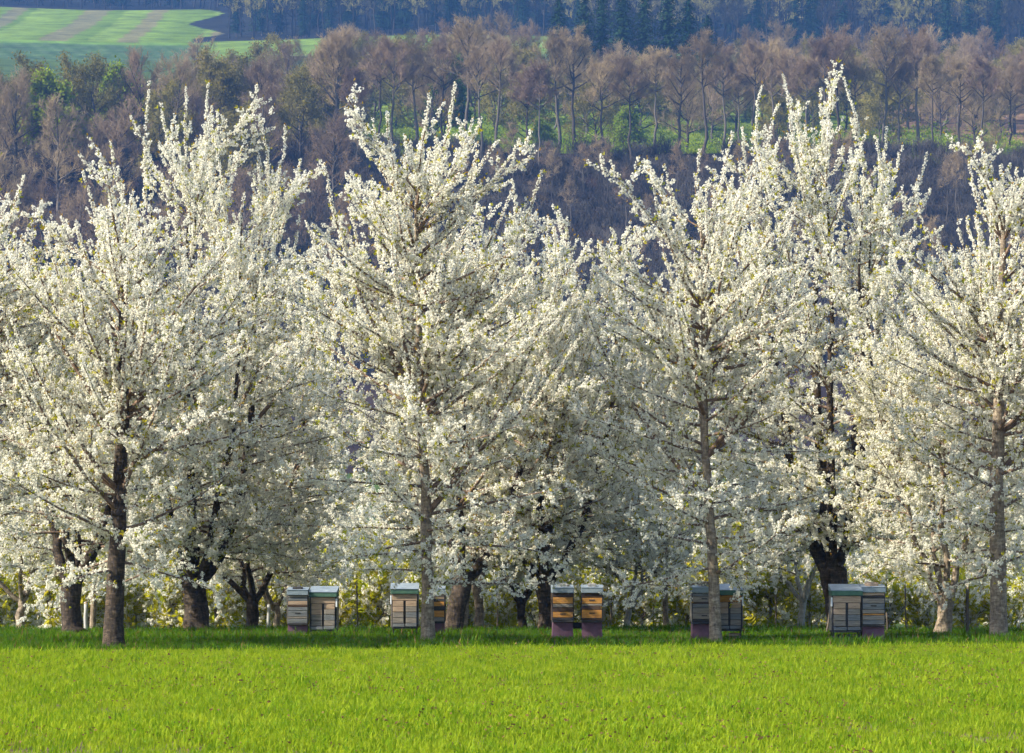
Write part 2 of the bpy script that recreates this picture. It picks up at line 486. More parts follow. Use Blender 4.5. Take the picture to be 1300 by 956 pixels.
def sheet(name, ys, half, nx, mat, dz=0.0, attr=None, xr=None):
    V = []; F = []; A = []
    for y in ys:
        h = half(y)
        for i in range(nx):
            x = -h + 2 * h * i / (nx - 1)
            V.append((x, y, ground_z(x, y) + dz))
            if attr: A.append(attr(x, y))
    for j in range(len(ys) - 1):
        for i in range(nx - 1):
            a = j * nx + i; F.append((a, a + 1, a + nx + 1, a + nx))
    me = mesh_np(name, V, F, [mat], True)
    if attr:
        ca = me.color_attributes.new('zone', 'FLOAT_COLOR', 'POINT')
        ca.data.foreach_set('color', np.array(A, dtype=np.float32).ravel())
    return me

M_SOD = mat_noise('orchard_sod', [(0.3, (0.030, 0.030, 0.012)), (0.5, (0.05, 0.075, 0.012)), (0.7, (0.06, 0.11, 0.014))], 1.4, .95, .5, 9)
M_SOIL = mat_noise('field_soil', [(0.3, (0.07, 0.045, 0.028)), (0.55, (0.13, 0.085, 0.05)), (0.75, (0.17, 0.12, 0.07))], 3.0, .95, .8, 14)

def hill_mat():
    m, n, l, out = new_mat('hillside_cover')
    p = n.new('ShaderNodeBsdfPrincipled'); p.inputs['Roughness'].default_value = 1; p.inputs['Specular IOR Level'].default_value = .05
    va = n.new('ShaderNodeVertexColor'); va.layer_name = 'zone'
    t = noise_node(n, l, .09, 8, .7)
    r = ramp(n, l, t.outputs[0], [(0.3, (.45, .45, .5)), (.7, (1.4, 1.4, 1.2))])
    mx = n.new('ShaderNodeMix'); mx.data_type = 'RGBA'; mx.blend_type = 'MULTIPLY'; mx.inputs[0].default_value = 1
    l.new(va.outputs[0], mx.inputs[6]); l.new(r.outputs[0], mx.inputs[7])
    l.new(mx.outputs[2], p.inputs['Base Color'])
    l.new(p.outputs[0], out.inputs[0])
    return m
M_HILL = hill_mat()
LITTER = (.028, .018, .016, 1); MEADOW = (.10, .145, .02, 1); FOREST = (.016, .016, .014, 1)
def zone(x, y):
    px = 650 + FPX * x / y
    if y < 480: return (.05, .08, .02, 1)
    if y < 652 + 8 * math.sin(x * .05): return LITTER
    if y < 900:
        if px < 470: return (.06, .055, .025, 1)
        return MEADOW if (px < 1080 or y < 735) else (.17, .11, .075, 1)
    if y < 1140: return (.05, .08, .02, 1)
    if px < 285 + 30 * math.sin(y * .02):
        if y < 1198: return (.045, .085, .028, 1) if int((x * .35 + y * .12)) % 2 else (.06, .10, .045, 1)
        if y < 1208: return (.10, .18, .03, 1)
        if y < 1452:
            if px > 262 + 20 * math.sin(y * .05): return FOREST
            u = (x + .055 * (y - 1200)) / 3.6
            k = int(math.floor(u))
            g = ((k * 7919) % 11) / 11.0
            if k % 17 in (3, 4, 5, 11, 12): return (.115 + .03 * g, .115 + .02 * g, .06, 1)
            return (.085 + .04 * g, .14 + .05 * g, .018 + .015 * g, 1)
        return FOREST
    if y < 1220: return (.11, .17, .03, 1) if px < 715 else FOREST
    return FOREST

near_ys = [-60, -20, 0, 10, 20, 30, 40, 50, 60, 71, 80, 90, 100, 110, 120, 130, 140, 150]
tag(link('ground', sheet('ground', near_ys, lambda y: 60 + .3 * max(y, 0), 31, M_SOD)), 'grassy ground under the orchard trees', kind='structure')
far_ys = list(np.linspace(150, 560, 22)) + list(np.linspace(568, 900, 64)) + list(np.linspace(910, 1140, 18)) + list(np.linspace(1145, 1465, 90)) + list(np.linspace(1480, 2300, 30))
tag(link('hillside', sheet('hillside', far_ys, lambda y: 60 + .25 * y, 481, M_HILL, 0, zone)), 'wooded hillside rising behind the orchard', kind='structure')
# sown field: slanted far edge, lies just above the ground sheet
fV = []; fF = []
fx = np.linspace(-40, 40, 41); fn = 14
for j in range(fn):
    for x in fx:
        y = -30 + (edge(x) + 30) * (j / (fn - 1)) ** .8
        fV.append((x, y, .008 + (.004 * math.sin(x * 1.7 + j) if 0 < j < fn - 1 else 0)))
for j in range(fn - 1):
    for i in range(40):
        a = j * 41 + i; fF.append((a, a + 1, a + 42, a + 41))
tag(link('field', mesh_np('field', fV, fF, [M_SOIL], True)), 'brown soil of the sown field', kind='structure')

# ------------------------------------------------------------------ grass and crop
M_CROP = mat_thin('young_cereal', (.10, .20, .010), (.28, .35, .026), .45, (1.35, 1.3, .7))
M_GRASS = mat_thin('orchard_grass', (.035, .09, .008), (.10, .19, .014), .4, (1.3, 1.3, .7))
M_DRY = mat_thin('dry_leaf', (.11, .06, .03), (.21, .14, .055), .2)
def blade_tuft(seed, nb, h, w, spread, lean, mat, dry=0):
    r = np.random.default_rng(seed); V = []; F = []; MI = []
    for i in range(nb):
        o = np.array([*(r.normal(0, spread, 2)), 0]); az = r.uniform(0, 6.28)
        L = h * r.uniform(.55, 1.15); le = r.uniform(.05, lean); side = np.array([-math.sin(az), math.cos(az), 0]) * w * .5
        dv = np.array([math.cos(az), math.sin(az), 0])
        m = o + UP * L * .55 + dv * L * le * .35; t = o + UP * L * (1 - le * .35) + dv * L * le
        b = len(V); V += [o - side, o + side, m + side * .9, m - side * .9, t]
        F.append((b, b + 1, b + 2, b + 3)); F.append((b + 3, b + 2, b + 4, b + 4)); k = 1 if i < dry else 0; MI += [k, k]
    me = bpy.data.meshes.new('tuft')
    me.from_pydata([tuple(v) for v in V], [], [f if f[2] != f[3] else f[:3] for f in F])
    me.materials.append(mat); me.materials.append(M_DRY)
    me.polygons.foreach_set('material_index', MI)
    return me
G_CROP = piece_group('crop_pieces', [blade_tuft(s, 15, .115, .010, .06, .9, M_CROP, 0) for s in (31, 32, 33, 34)])
G_GRASS = piece_group('grass_pieces', [blade_tuft(s, 22, .14, .009, .07, .8, M_GRASS, 1) for s in (41, 42, 43, 44)])
def leaf_litter(seed):
    r = np.random.default_rng(seed); V = []; F = []
    for i in range(3):
        o = np.array([*(r.normal(0, .04, 2)), .03 + .05 * r.random()]); a, b, d = frame_of(r.normal(size=3))
        q = len(V); V += [o - a * .025, o - b * .014, o + a * .028, o + b * .014]; F.append((q, q + 1, q + 2, q + 3))
    return mesh_np('dry_leaf', V, F, [M_DRY])
G_LITTER = piece_group('litter_pieces', [leaf_litter(s) for s in (51, 52)])

def patch(x, y): return math.sin(x * 1.1 + y * .4) + math.sin(x * .53 - y * .9 + 1) + math.sin(x * 2.3 + y * 1.7)
def strew(name, label, group, nvar, dens, y0, y1, keep, smin, smax, seed, zoff=0.0, tilt=.15):
    r = np.random.default_rng(seed)
    P = []
    for y in np.arange(y0, y1, 1.0):
        h = y * .19 + 1.5
        k = int(2 * h * dens(y)); xs = r.uniform(-h, h, k); ys = y + r.random(k)
        P.append(np.stack([xs, ys], 1))
    P = np.concatenate(P)
    kp = np.array([keep(a, b, r) for a, b in P]); P = P[kp]
    z = np.array([ground_z(a, b) for a, b in P]) + zoff
    k = len(P); D = np.stack([r.normal(0, tilt, k), r.normal(0, tilt, k), np.ones(k)], 1)
    o = scatter(name, points_mesh(name, np.concatenate([P, z[:, None]], 1), D, r.uniform(smin, smax, k) * np.array([1 + .12 * patch(a * .6, b * .6) for a, b in P]), nvar, r), group)
    tag(o, label, kind='stuff'); return o
strew('young_cereal', 'bright green young cereal blades covering the sown field', G_CROP, 4, lambda y: 62 if y > 40 else 75, 24, 62,
      lambda x, y, r: y < edge(x) - .25 and r.random() < .93 + .05 * patch(x, y), .45, 1.3, 61, .02)
strew('dry_litter', 'brown dry bits strewn between the cereal blades', G_LITTER, 2, lambda y: 9, 24, 62,
      lambda x, y, r: y < edge(x) and r.random() < .55 + .3 * patch(x * .7 + 4, y * .7), .35, .9, 62, .07, .5)
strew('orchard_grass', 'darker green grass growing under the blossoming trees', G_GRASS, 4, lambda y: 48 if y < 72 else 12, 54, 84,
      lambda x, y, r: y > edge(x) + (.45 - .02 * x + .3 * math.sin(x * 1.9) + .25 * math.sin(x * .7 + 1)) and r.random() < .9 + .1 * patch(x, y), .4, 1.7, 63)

# ------------------------------------------------------------------ orchard trees
def site(px, D):
    x = X(px, D); return (x, D, ground_z(x, D) - .03)
R_ = np.random.default_rng
PI = math.pi
TREES = [
  # px, D, seed, kwargs, label, name
  (-38, 60.5, 1, dict(H=10.0, R=2.78, tr=.17, cb=1.6, bark=M_BARK_YOUNG), 'blossoming cherry tree standing beside the dark leaning cherry trunk at the row end'),
  (144, 59.0, 2, dict(H=9.0, R=2.89, tr=.185, cb=1.15, lean=(.15, 0), bark=M_BARK_OLD, dens=.95), 'blossoming cherry with a dark trunk rooted at the field edge before the open grass'),
  (92, 69.3, 3, dict(H=9.0, R=3.00, tr=.21, cb=1.25, fork=1.25, limbs=[(2.9, .35, .92, .55), (.2, .4, 1, .6), (1.6, .3, .95, .5), (4.6, .3, .85, .5)]), 'old cherry with black forked trunk behind the dark field edge cherry'),
  (252, 72.0, 4, dict(H=13.0, R=3.42, tr=.27, cb=1.25, fork=1.2, limbs=[(PI - .15, .42, .93, .42), (.12, .45, .95, .55), (1.7, .2, 1.0, .55), (4.5, .25, .97, .5), (5.6, .4, .9, .4)], dens=.95), 'tallest broad old cherry with stout dark multi-limbed trunk on open grass'),
  (543, 61.0, 5, dict(H=10.9, R=3.05, tr=.125, cb=1.15, bark=M_BARK_YOUNG), 'slender straight cherry with sunlit grey-brown trunk partly hiding a beehive pair'),
  (571, 69.3, 6, dict(H=10.2, R=3.34, tr=.20, cb=1.25, fork=1.35, lean=(.9, 0), limbs=[(.2, .4, 1.0, .6), (2.2, .3, .9, .45), (4.4, .3, .93, .45), (1.2, .35, .95, .4)]), 'dark cherry leaning away just behind the slender sunlit trunk'),
  (698, 70.7, 7, dict(H=9.5, R=3.1, tr=.23, cb=1.25, fork=1.25, limbs=[(.1, .45, .95, .5), (PI, .3, .95, .42), (1.6, .3, 1.0, .45), (4.6, .3, .9, .45)]), 'old black Y-forked cherry directly behind the orange beehives'),
  (909, 62.0, 8, dict(H=10.2, R=2.78, tr=.115, cb=1.15, bark=M_BARK_YOUNG, dens=.95), 'slender young cherry with pale ringed trunk before a grey beehive pair'),
  (1072, 70.7, 9, dict(H=13.3, R=3.32, tr=.29, cb=1.35, fork=1.45, lean=(-.45, 0), limbs=[(PI - .1, .35, .92, .5), (.3, .35, .93, .4), (1.5, .1, 1.0, .62), (4.7, .3, 1.0, .45), (5.5, .4, .9, .35)], dens=.92), 'tall old cherry with stout fissured trunk rising behind a beehive pair'),
  (1268, 63.7, 10, dict(H=10.5, R=2.95, tr=.18, cb=1.2, bark=M_BARK_YOUNG, lean=(.2, 0), dens=.95), 'tall cherry with a knobbly half-sunlit trunk next to the pollarded cherry'),
  (1195, 67.2, 11, dict(H=8.2, R=2.44, tr=.165, cb=1.5, fork=.85, bark=M_BARK_YOUNG, limbs=[(PI, .5, .85, .45), (.3, .35, .9, .5), (1.6, .2, 1.0, .45), (4.8, .2, .95, .45)]), 'short-trunked pollarded cherry with tan bark beside a thin stake'),
  (1395, 66.0, 12, dict(H=9.2, R=2.82, tr=.16, cb=1.6, bark=M_BARK_YOUNG), 'blossoming cherry reaching over from beyond the knobbly trunked cherry'),
]
for px, D, sd, kw, lab in TREES:
    plant('cherry_tree', cherry(R_(sd), leafp=.30, step=.115, scale=.84, **kw), site(px, D), lab, 'tree', 'blossoming cherry trees of the front rows')

SMALL = [
  (28, 75, 21, dict(H=6.2, R=2.04, tr=.095, cb=1.1, fork=.85, nlimb=4, bark=M_BARK_YOUNG), 'small tan-trunked cherry with cup-shaped fork beside the black forked trunk'),
  (118, 79, 22, dict(H=6.5, R=2.04, tr=.075, cb=1.2, bark=M_BARK_YOUNG), 'thin cherry seen between the two dark trunks at the row end'),
  (316, 76, 23, dict(H=9.0, R=2.6, tr=.14, cb=1.1, fork=.85, nlimb=4, lean=(.2, 0)), 'medium cherry with low dark fork between the stout cherry and grey beehives'),
  (350, 79, 24, dict(H=9.4, R=2.7, tr=.075, cb=1.2, fork=.7, nlimb=3, bark=M_BARK_YOUNG), 'thin double-stemmed cherry close by the grey beehive pair'),
  (584, 74, 25, dict(H=7.6, R=2.40, tr=.13, cb=1.3, fork=1.3, nlimb=4, bark=M_BARK_YOUNG), 'tan-trunked cherry touching the dark leaning trunk'),
  (606, 75, 26, dict(H=7.2, R=2.28, tr=.11, cb=1.2, fork=1.2, nlimb=4, bark=M_BARK_YOUNG), 'narrow cherry with forked tan trunk next to the leaning dark one'),
  (661, 77, 27, dict(H=8.4, R=2.5, tr=.10, cb=1.1, fork=.85, nlimb=5, bark=M_BARK_OLD), 'low brown bushy-topped cherry beside the black Y-forked trunk'),
  (796, 76, 28, dict(H=4.4, R=1.80, tr=.075, cb=.8, fork=.75, nlimb=4, bark=M_BARK_GREY, dens=.9), 'grey sapling with spread arms on open grass between beehives'),
  (845, 79, 29, dict(H=8.6, R=2.5, tr=.075, cb=1.1, bark=M_BARK_YOUNG), 'thin brown cherry between the grey sapling and the grey beehives'),
  (1018, 78, 30, dict(H=5.4, R=2.04, tr=.085, cb=1.0, fork=.9, nlimb=4, bark=M_BARK_GREY), 'thin grey-stemmed cherry near the leaning stick and the stout trunk'),
]
for px, D, sd, kw, lab in SMALL:
    plant('cherry_tree', cherry(R_(sd), leafp=.32, step=.15, scale=1.0, sides=9, **kw), site(px, D), lab, 'tree', 'small cherries behind the front rows')

# rows of cherries further back
back = [cherry(R_(40 + i), H=h, R=r, tr=.12, cb=.7, fork=f, nlimb=4, dens=.72, leafp=.32, step=.22, scale=1.5, nfan=16, sides=7, bark=M_BARK_YOUNG)
        for i, (h, r, f) in enumerate([(8.2, 2.7, 1.0), (7.6, 2.6, None), (8.6, 2.8, 1.1)])]
rb = random.Random(7); proto_back = []
BLAB = 'blossoming cherry standing in the rows behind the beehives'
k = 0
for D, off in ((104, 0), (113, 60), (124, 20), (138, 70)):
    px = -130 + off
    while px < 1450:
        s = rb.uniform(.88, 1.08)
        v = k % 3
        if k < 3:
            o = plant('background_cherry', back[v], site(px, D + rb.uniform(-2, 2)), BLAB, 'tree', 'cherries in the rows further back'); proto_back.append(o)
        else:
            o = copy_tree(proto_back[v]); o.location = site(px, D + rb.uniform(-2, 2))
        o.rotation_euler = (0, 0, rb.uniform(0, 6.28)); o.scale = (s, s, s)
        k += 1
        px += rb.uniform(.9, 1.1) * 4.3 / D * FPX

# dwarf fruit trees
dw = [cherry(R_(60 + i), H=h, R=r, tr=.035, cb=.10, dens=1.1, leafp=.8, step=.2, scale=1.35, nfan=6, skip=.38, lsc=1.9, sides=6, bark=M_BARK_GREY)
      for i, (h, r) in enumerate([(2.2, .8), (2.6, .9), (1.9, .75)])]
DLAB = 'dwarf fruit tree with white blossom and fresh leaves in the low row'
protos = []; k = 0
for D, off in ((82, 0), (87, 20), (94, 35)):
    px = -90 + off
    while px < 1400:
        v = rb.randrange(3) if k > 2 else k
        if k < 3:
            o = plant('dwarf_fruit_tree', dw[v], site(px, D), DLAB, 'fruit tree', 'dwarf fruit trees in low rows'); protos.append(o)
        else:
            o = copy_tree(protos[v]); o.location = site(px, D + rb.uniform(-.5, .5))
        s = rb.uniform(.8, 1.2); o.scale = (s, s, s * rb.uniform(.9, 1.1)); o.rotation_euler = (0, 0, rb.uniform(0, 6.28))
        k += 1; px += rb.uniform(.8, 1.2) * 1.0 / D * FPX
# ------------------------------------------------------------------ beehives
M_W_GREY = mat_noise('weathered_board', [(.3, (.11, .10, .09)), (.55, (.21, .185, .155)), (.75, (.30, .26, .21))], 5, .85, .4, 30, (1, 1, 9))
M_W_BLUE = mat_noise('blue_grey_board', [(.3, (.085, .09, .095)), (.6, (.155, .165, .17)), (.8, (.24, .225, .20))], 5, .85, .4, 30, (1, 1, 9))
M_W_TAN = mat_noise('tan_board', [(.3, (.22, .15, .10)), (.55, (.36, .26, .18)), (.8, (.44, .34, .25))], 5, .85, .4, 30, (1, 1, 9))
M_W_ORANGE = mat_noise('orange_board', [(.3, (.26, .11, .025)), (.55, (.42, .20, .045)), (.8, (.48, .27, .08))], 5, .8, .4, 30, (1, 1, 9))
M_W_BROWN = mat_noise('brown_board', [(.3, (.035, .022, .016)), (.6, (.07, .042, .028)), (.8, (.11, .07, .045))], 5, .85, .4, 30, (1, 1, 9))
M_W_DARK = mat_noise('dark_board', [(.3, (.02, .02, .022)), (.7, (.05, .048, .05))], 6, .9)
M_PURPLE = mat_noise('purple_stand_paint', [(.3, (.075, .04, .06)), (.55, (.12, .06, .09)), (.8, (.18, .10, .13))], 4, .85, .3, 25)
M_TIN = mat_noise('roof_tin', [(.3, (.20, .26, .32)), (.6, (.34, .41, .48)), (.8, (.45, .50, .55))], 5, .42, .15, 12, metallic=.45, spec=.5)
M_TINBLUE = mat_noise('blue_roof_paint', [(.3, (.13, .17, .20)), (.6, (.21, .26, .30)), (.8, (.29, .33, .36))], 6, .55, .2, 20)
M_GREEN = mat_noise('green_roof_rim', [(.3, (.03, .08, .06)), (.6, (.06, .13, .09)), (.8, (.10, .17, .13))], 6, .7, .2, 20)
M_STONE = mat_noise('stone', [(.3, (.16, .155, .15)), (.7, (.34, .33, .31))], 9, .95, .6, 30)
M_WHITE = mat_noise('white_label', [(.3, (.55, .57, .60)), (.7, (.72, .74, .76))], 8, .7)

def box(name, parent, mat, c, s, taper=0.0, slope=0.0, loc=None):
    """box of size s centred at c; taper widens the foot, slope lifts the back edge of the top; bevelled edges"""
    import bmesh
    bm = bmesh.new(); bmesh.ops.create_cube(bm, size=1.0)
    for v in bm.verts:
        k = 1 + taper * (.5 - v.co.z)
        z = v.co.z * s[2]
        if v.co.z > 0: z += slope * (v.co.y + .5)
        v.co = (c[0] + v.co.x * s[0] * k, c[1] + v.co.y * s[1] * k, c[2] + z)
    b = min(.006, min(s) * .2)
    bmesh.ops.bevel(bm, geom=list(bm.edges), offset=b, segments=1, affect='EDGES')
    me = bpy.data.meshes.new(name); bm.to_mesh(me); bm.free(); me.materials.append(mat)
    return link(name, me, parent, loc)

BOARD = {'g': M_W_GREY, 'b': M_W_BLUE, 't': M_W_TAN, 'o': M_W_ORANGE, 'n': M_W_BROWN, 'd': M_W_DARK}
rh = random.Random(3)
def narrow_hive(px, D, boards, label, rz=0.0, w=.40, stand_h=.38, body_h=.52, roof=M_TINBLUE, group='beehives in pairs under the cherries'):
    """tall narrow hive: tapered purple stand, floor board, boarded body, flat lid"""
    x, y, z = site(px, D); z += .03
    h = empty('beehive', (x, y, z), rz); tag(h, label, 'beehive', group); d = .48
    box('stand', h, M_PURPLE, (0, 0, stand_h / 2), (w * .97, d * .9, stand_h), .06)
    box('floor_board', h, M_W_DARK, (0, -.02, stand_h + .018), (w * 1.02, d + .05, .034))
    z0 = stand_h + .037
    box('body', h, M_W_DARK, (0, .012, z0 + body_h / 2), (w * .985, d - .03, body_h - .004))
    tot = sum(k for _, k in boards); q = z0 + .002
    for c, k in boards:
        hh = body_h * k / tot
        pl = box('plank', h, BOARD[c], (rh.uniform(-.003, .003), -d / 2 + rh.uniform(-.004, .003), q + hh / 2), (w * rh.uniform(.965, .985), .026, hh - .008))
        if k >= 1.2 and rh.random() < .7:
            box('grip', pl, M_W_DARK, (0, -d / 2 - .013, q + hh * .6), (.11, .012, .022))
        q += hh
    for s in (-1, 1):
        box('corner_post', h, M_W_DARK, (s * w * .495, -d / 2 + .01, z0 + body_h / 2), (.018, .04, body_h))
        box('side_panel', h, M_W_BROWN if 'o' in [b for b, _ in boards] else M_W_GREY, (s * (w * .495 + .008), .03, z0 + body_h / 2), (.02, d - .06, body_h - .01))
    zt = z0 + body_h
    box('roof_rim', h, roof, (0, -.01, zt + .055), (w * 1.06, d + .07, .10))
    box('roof', h, M_TIN, (0, -.01, zt + .1085), (w * 1.075, d + .085, .006), 0, .05)
    return h, (x, y, z), zt + .112

def wide_hive(px, D, label, w=.53, base=.20, rz=0.0, tag_side=1, group='beehives in pairs under the cherries'):
    """wide hive on thin legs: doors of boards with a dark slit between them, sloping tin roof with green rim"""
    x, y, z = site(px, D); z += .03
    h = empty('beehive', (x, y, z), rz); tag(h, label, 'beehive', group); d = .50; H = .66
    for sx in (-1, 1):
        for sy in (-1, 1): box('leg', h, M_W_DARK, (sx * (w / 2 - .03), sy * (d / 2 - .05), base / 2), (.028, .028, base))
    box('floor_board', h, M_W_DARK, (0, -.01, base + .016), (w, d + .03, .032))
    z0 = base + .034
    box('body', h, M_W_DARK, (0, .015, z0 + H / 2), (w * .985, d - .03, H - .004))
    lb = box('landing_board', h, M_W_BLUE, (-w * .23, -d / 2 - .02, z0 + .035), (w * .44, .05, .062))
    lb2 = box('landing_board', h, M_W_BLUE, (w * .24, -d / 2 - .02, z0 + .04), (w * .42, .05, .062))
    box('plank', h, M_W_TAN if rh.random() < .5 else M_W_ORANGE, (0, -d / 2, z0 + H - .07), (w * .93, .028, .125))
    for s, cols in ((-1, (M_W_GREY, M_W_GREY, M_W_TAN, M_W_TAN)), (1, (M_W_GREY, M_W_BLUE, M_W_GREY, M_W_TAN))):
        for i in range(4):
            hh = (H - .14 - .075) / 4
            box('plank', h, cols[i], (s * w * .245, -d / 2 + rh.uniform(-.003, .003), z0 + .078 + hh * (i + .5)), (w * .40, .026, hh - .007))
    box('door_gap', h, M_W_DARK, (0, -d / 2 + .012, z0 + (H - .14) / 2), (w * .09, .01, H - .14))
    for s in (-1, 1):
        box('side_panel', h, M_W_GREY, (s * (w * .4925 + .008), .03, z0 + H / 2), (.02, d - .06, H - .01))
    box('side_tag', h, M_WHITE, (tag_side * (w * .49 + .012), -d / 2 + .01, z0 + H - .12), (.03, .05, .17))
    zt = z0 + H
    box('roof_rim', h, M_GREEN, (0, -.015, zt + .045), (w * 1.05, d + .08, .09))
    box('roof', h, M_TIN, (0, -.015, zt + .098), (w * 1.07, d + .10, .012), 0, .11)
    return h, (x, y, z), zt + .1

GREY1 = [('b', 1.0), ('g', .5), ('b', 1.3), ('b', .8), ('n', .5), ('t', .9), ('b', .8), ('g', .5)]
GREY2 = [('d', .6), ('g', 1.2), ('g', 1.1), ('b', .8), ('n', .3), ('g', 1.2), ('b', .7)]
GREY3 = [('b', .9), ('g', .9), ('o', .35), ('g', .8), ('b', 1.2), ('g', 1.0), ('d', .5), ('t', .6)]
ORANGE1 = [('d', .6), ('o', 1.3), ('n', .9), ('g', .8), ('o', 1.4), ('n', .9)]
ORANGE2 = [('n', .5), ('o', 1.8), ('n', .8), ('g', .5), ('o', 1.3), ('n', 1.0)]
ORANGE3 = [('g', .8), ('o', 1.3), ('d', .8), ('o', .9), ('d', .5), ('t', 1.0)]
_, p1, t1 = narrow_hive(378.5, 66.6, GREY1[::-1] if False else GREY1, 'narrow blue-grey beehive with a dark slab on its lid, near the thin double stem', .02, stand_h=.30, body_h=.56)
wide_hive(411.5, 66.7, 'wide beehive with green roof rim beside the slab-topped blue-grey hive', .53, .17, -.03)
wide_hive(514, 66.0, 'wide beehive on thin legs just before the slender sunlit trunk', .53, .24, .02, -1)
narrow_hive(552, 66.4, ORANGE3, 'narrow orange and grey beehive wedged between slender trunk and dark leaning trunk', 0, stand_h=.34, body_h=.55)
_, p3, t3 = narrow_hive(714, 64.3, ORANGE1, 'orange-boarded beehive on purple stand in front of the black Y-forked trunk', .03, stand_h=.40, body_h=.53)
_, p4, t4 = narrow_hive(751.5, 64.3, ORANGE2, 'orange-boarded beehive on purple stand with open grass beside it', -.02, stand_h=.40, body_h=.53)
_, p5, t5 = narrow_hive(893, 63.7, GREY2, 'narrow grey beehive with an uneven stone on its lid, behind the pale ringed trunk', .02, w=.46, stand_h=.38, body_h=.56)
wide_hive(925.5, 64.0, 'wide beehive with orange top board behind the pale ringed trunk', .50, .24, -.04)
wide_hive(1073.5, 62.4, 'wide beehive with tan doors standing over a black crate', .56, .25, .0, -1)
_, p6, t6 = narrow_hive(1107.5, 62.4, GREY3, 'narrow grey beehive with a pale block on its lid before the stout trunk', -.02, w=.42, stand_h=.36, body_h=.60)

def stone(name, c, s, label, cat, mat, seed, rz=0.0):
    import bmesh
    r = random.Random(seed); bm = bmesh.new(); bmesh.ops.create_cube(bm, size=1.0)
    bmesh.ops.bevel(bm, geom=list(bm.edges), offset=.12, segments=2, affect='EDGES')
    for v in bm.verts:
        v.co = (v.co.x * s[0] * (1 + r.uniform(-.05, .05)), v.co.y * s[1] * (1 + r.uniform(-.05, .05)), (v.co.z + .5) * s[2] * (1 + r.uniform(-.04, .06)))
    me = bpy.data.meshes.new(name); bm.to_mesh(me); bm.free(); me.materials.append(mat)
    o = link(name, me, None, c); o.rotation_euler = (.1, 0, rz); tag(o, label, cat)
    return o
stone('weight_slab', (p1[0], p1[1] - .08, p1[2] + t1 + .008), (.20, .18, .05), 'dark slab weighing down the lid of the blue-grey hive', 'slab', M_W_DARK, 1)
stone('weight_slab', (p3[0] + .02, p3[1] - .05, p3[2] + t3 + .010), (.17, .2, .06), 'grey slab on the hive lid before the black Y-forked trunk', 'slab', M_STONE, 2, .1)
stone('weight_slab', (p4[0], p4[1] - .05, p4[2] + t4 + .010), (.17, .2, .06), 'grey slab on the orange hive lid with open grass beside', 'slab', M_STONE, 3)
stone('weight_stone', (p5[0] + .03, p5[1] - .06, p5[2] + t5 + .009), (.24, .2, .09), 'uneven grey stone on the grey hive lid behind the pale ringed trunk', 'stone', M_STONE, 4, .4)
stone('weight_block', (p6[0] - .02, p6[1] - .05, p6[2] + t6 + .010), (.25, .18, .07), 'pale block on the grey hive lid beside the wide tan-doored hive', 'block', M_W_TAN, 5)
bp = site(733, 64.5)
o = box('bridge_board', None, M_W_DARK, (0, 0, 0), (.20, .10, .12), loc=(bp[0], bp[1] + .12, .33)); tag(o, 'black board bridging the gap between the two orange beehives', 'board')
def crate(px, D, s, mat, label):
    x, y, z = site(px, D); h = empty('crate', (x, y, z + .03)); tag(h, label, 'crate')
    n = 3; hh = s[2] / n
    box('liner', h, M_W_DARK, (0, 0, s[2] / 2), (s[0] * .94, s[1] * .94, s[2] * .98))
    for i in range(n):
        for sg in (-1, 1):
            box('slat', h, mat, (0, sg * s[1] / 2, hh * (i + .5)), (s[0], .018, hh * .82))
            box('slat', h, mat, (sg * s[0] / 2, 0, hh * (i + .5)), (.018, s[1] - .03, hh * .82))
    return h
crate(1078, 62.4, (.40, .36, .21), M_W_DARK, 'black crate under the wide tan-doored beehive')
crate(400, 66.7, (.17, .25, .15), M_W_ORANGE, 'small brown crate under the green-rimmed hive by the blue-grey one')
crate(932, 64.0, (.18, .25, .20), M_W_TAN, 'small tan crate under the hive with orange top board')

# stakes
M_STAKE = mat_noise('stake_wood', [(.3, (.05, .04, .03)), (.7, (.14, .11, .085))], 6, .9, .5, 20, (1, 1, .3))
M_PALE = mat_noise('pale_stake_wood', [(.3, (.28, .28, .27)), (.7, (.45, .45, .43))], 6, .9, .4, 20, (1, 1, .3))
def stake(px, D, h, r, mat, label, lean=(0, 0), name='stake', group=None):
    t = Tubes(); z = np.linspace(-.1, h, 6); rg = R_(int(px))
    P = np.stack([lean[0] * z / h + rg.normal(0, .006, 6), lean[1] * z / h, z], 1)
    t.add(P, np.full(6, r), 7, .05, rg, cap=True)
    o = link(name, t.mesh(name, mat), None, site(px, D)); tag(o, label, 'stake', group)
stake(1228, 67.3, 1.15, .035, M_STAKE, 'dark upright stake between pollarded cherry and knobbly trunk')
stake(1048, 66.5, .95, .022, M_STAKE, 'thin dark stick leaning towards the stout trunk by the hives', (.16, .3), 'leaning_stick')
stake(109, 73, .75, .045, M_PALE, 'pale weathered stake beside the black forked trunk')
stake(341, 74, .70, .04, M_PALE, 'pale stake between the low dark fork and the double stem')
stake(1126, 68, .55, .018, M_STAKE, 'short dark stake in the grass by the pale-block hive')
for q, (px, D, hh) in enumerate([(455, 81, 1.3), (532, 83, 1.2), (632, 81, 1.4), (775, 81, 1.2), (830, 83, 1.3), (985, 81, 1.2), (1150, 82, 1.3), (212, 82, 1.2)]):
    stake(px, D, hh, .02, M_STAKE, 'thin wooden stake propping the low dwarf fruit row', (rb.uniform(-.05, .05), 0), group='stakes in the dwarf row')
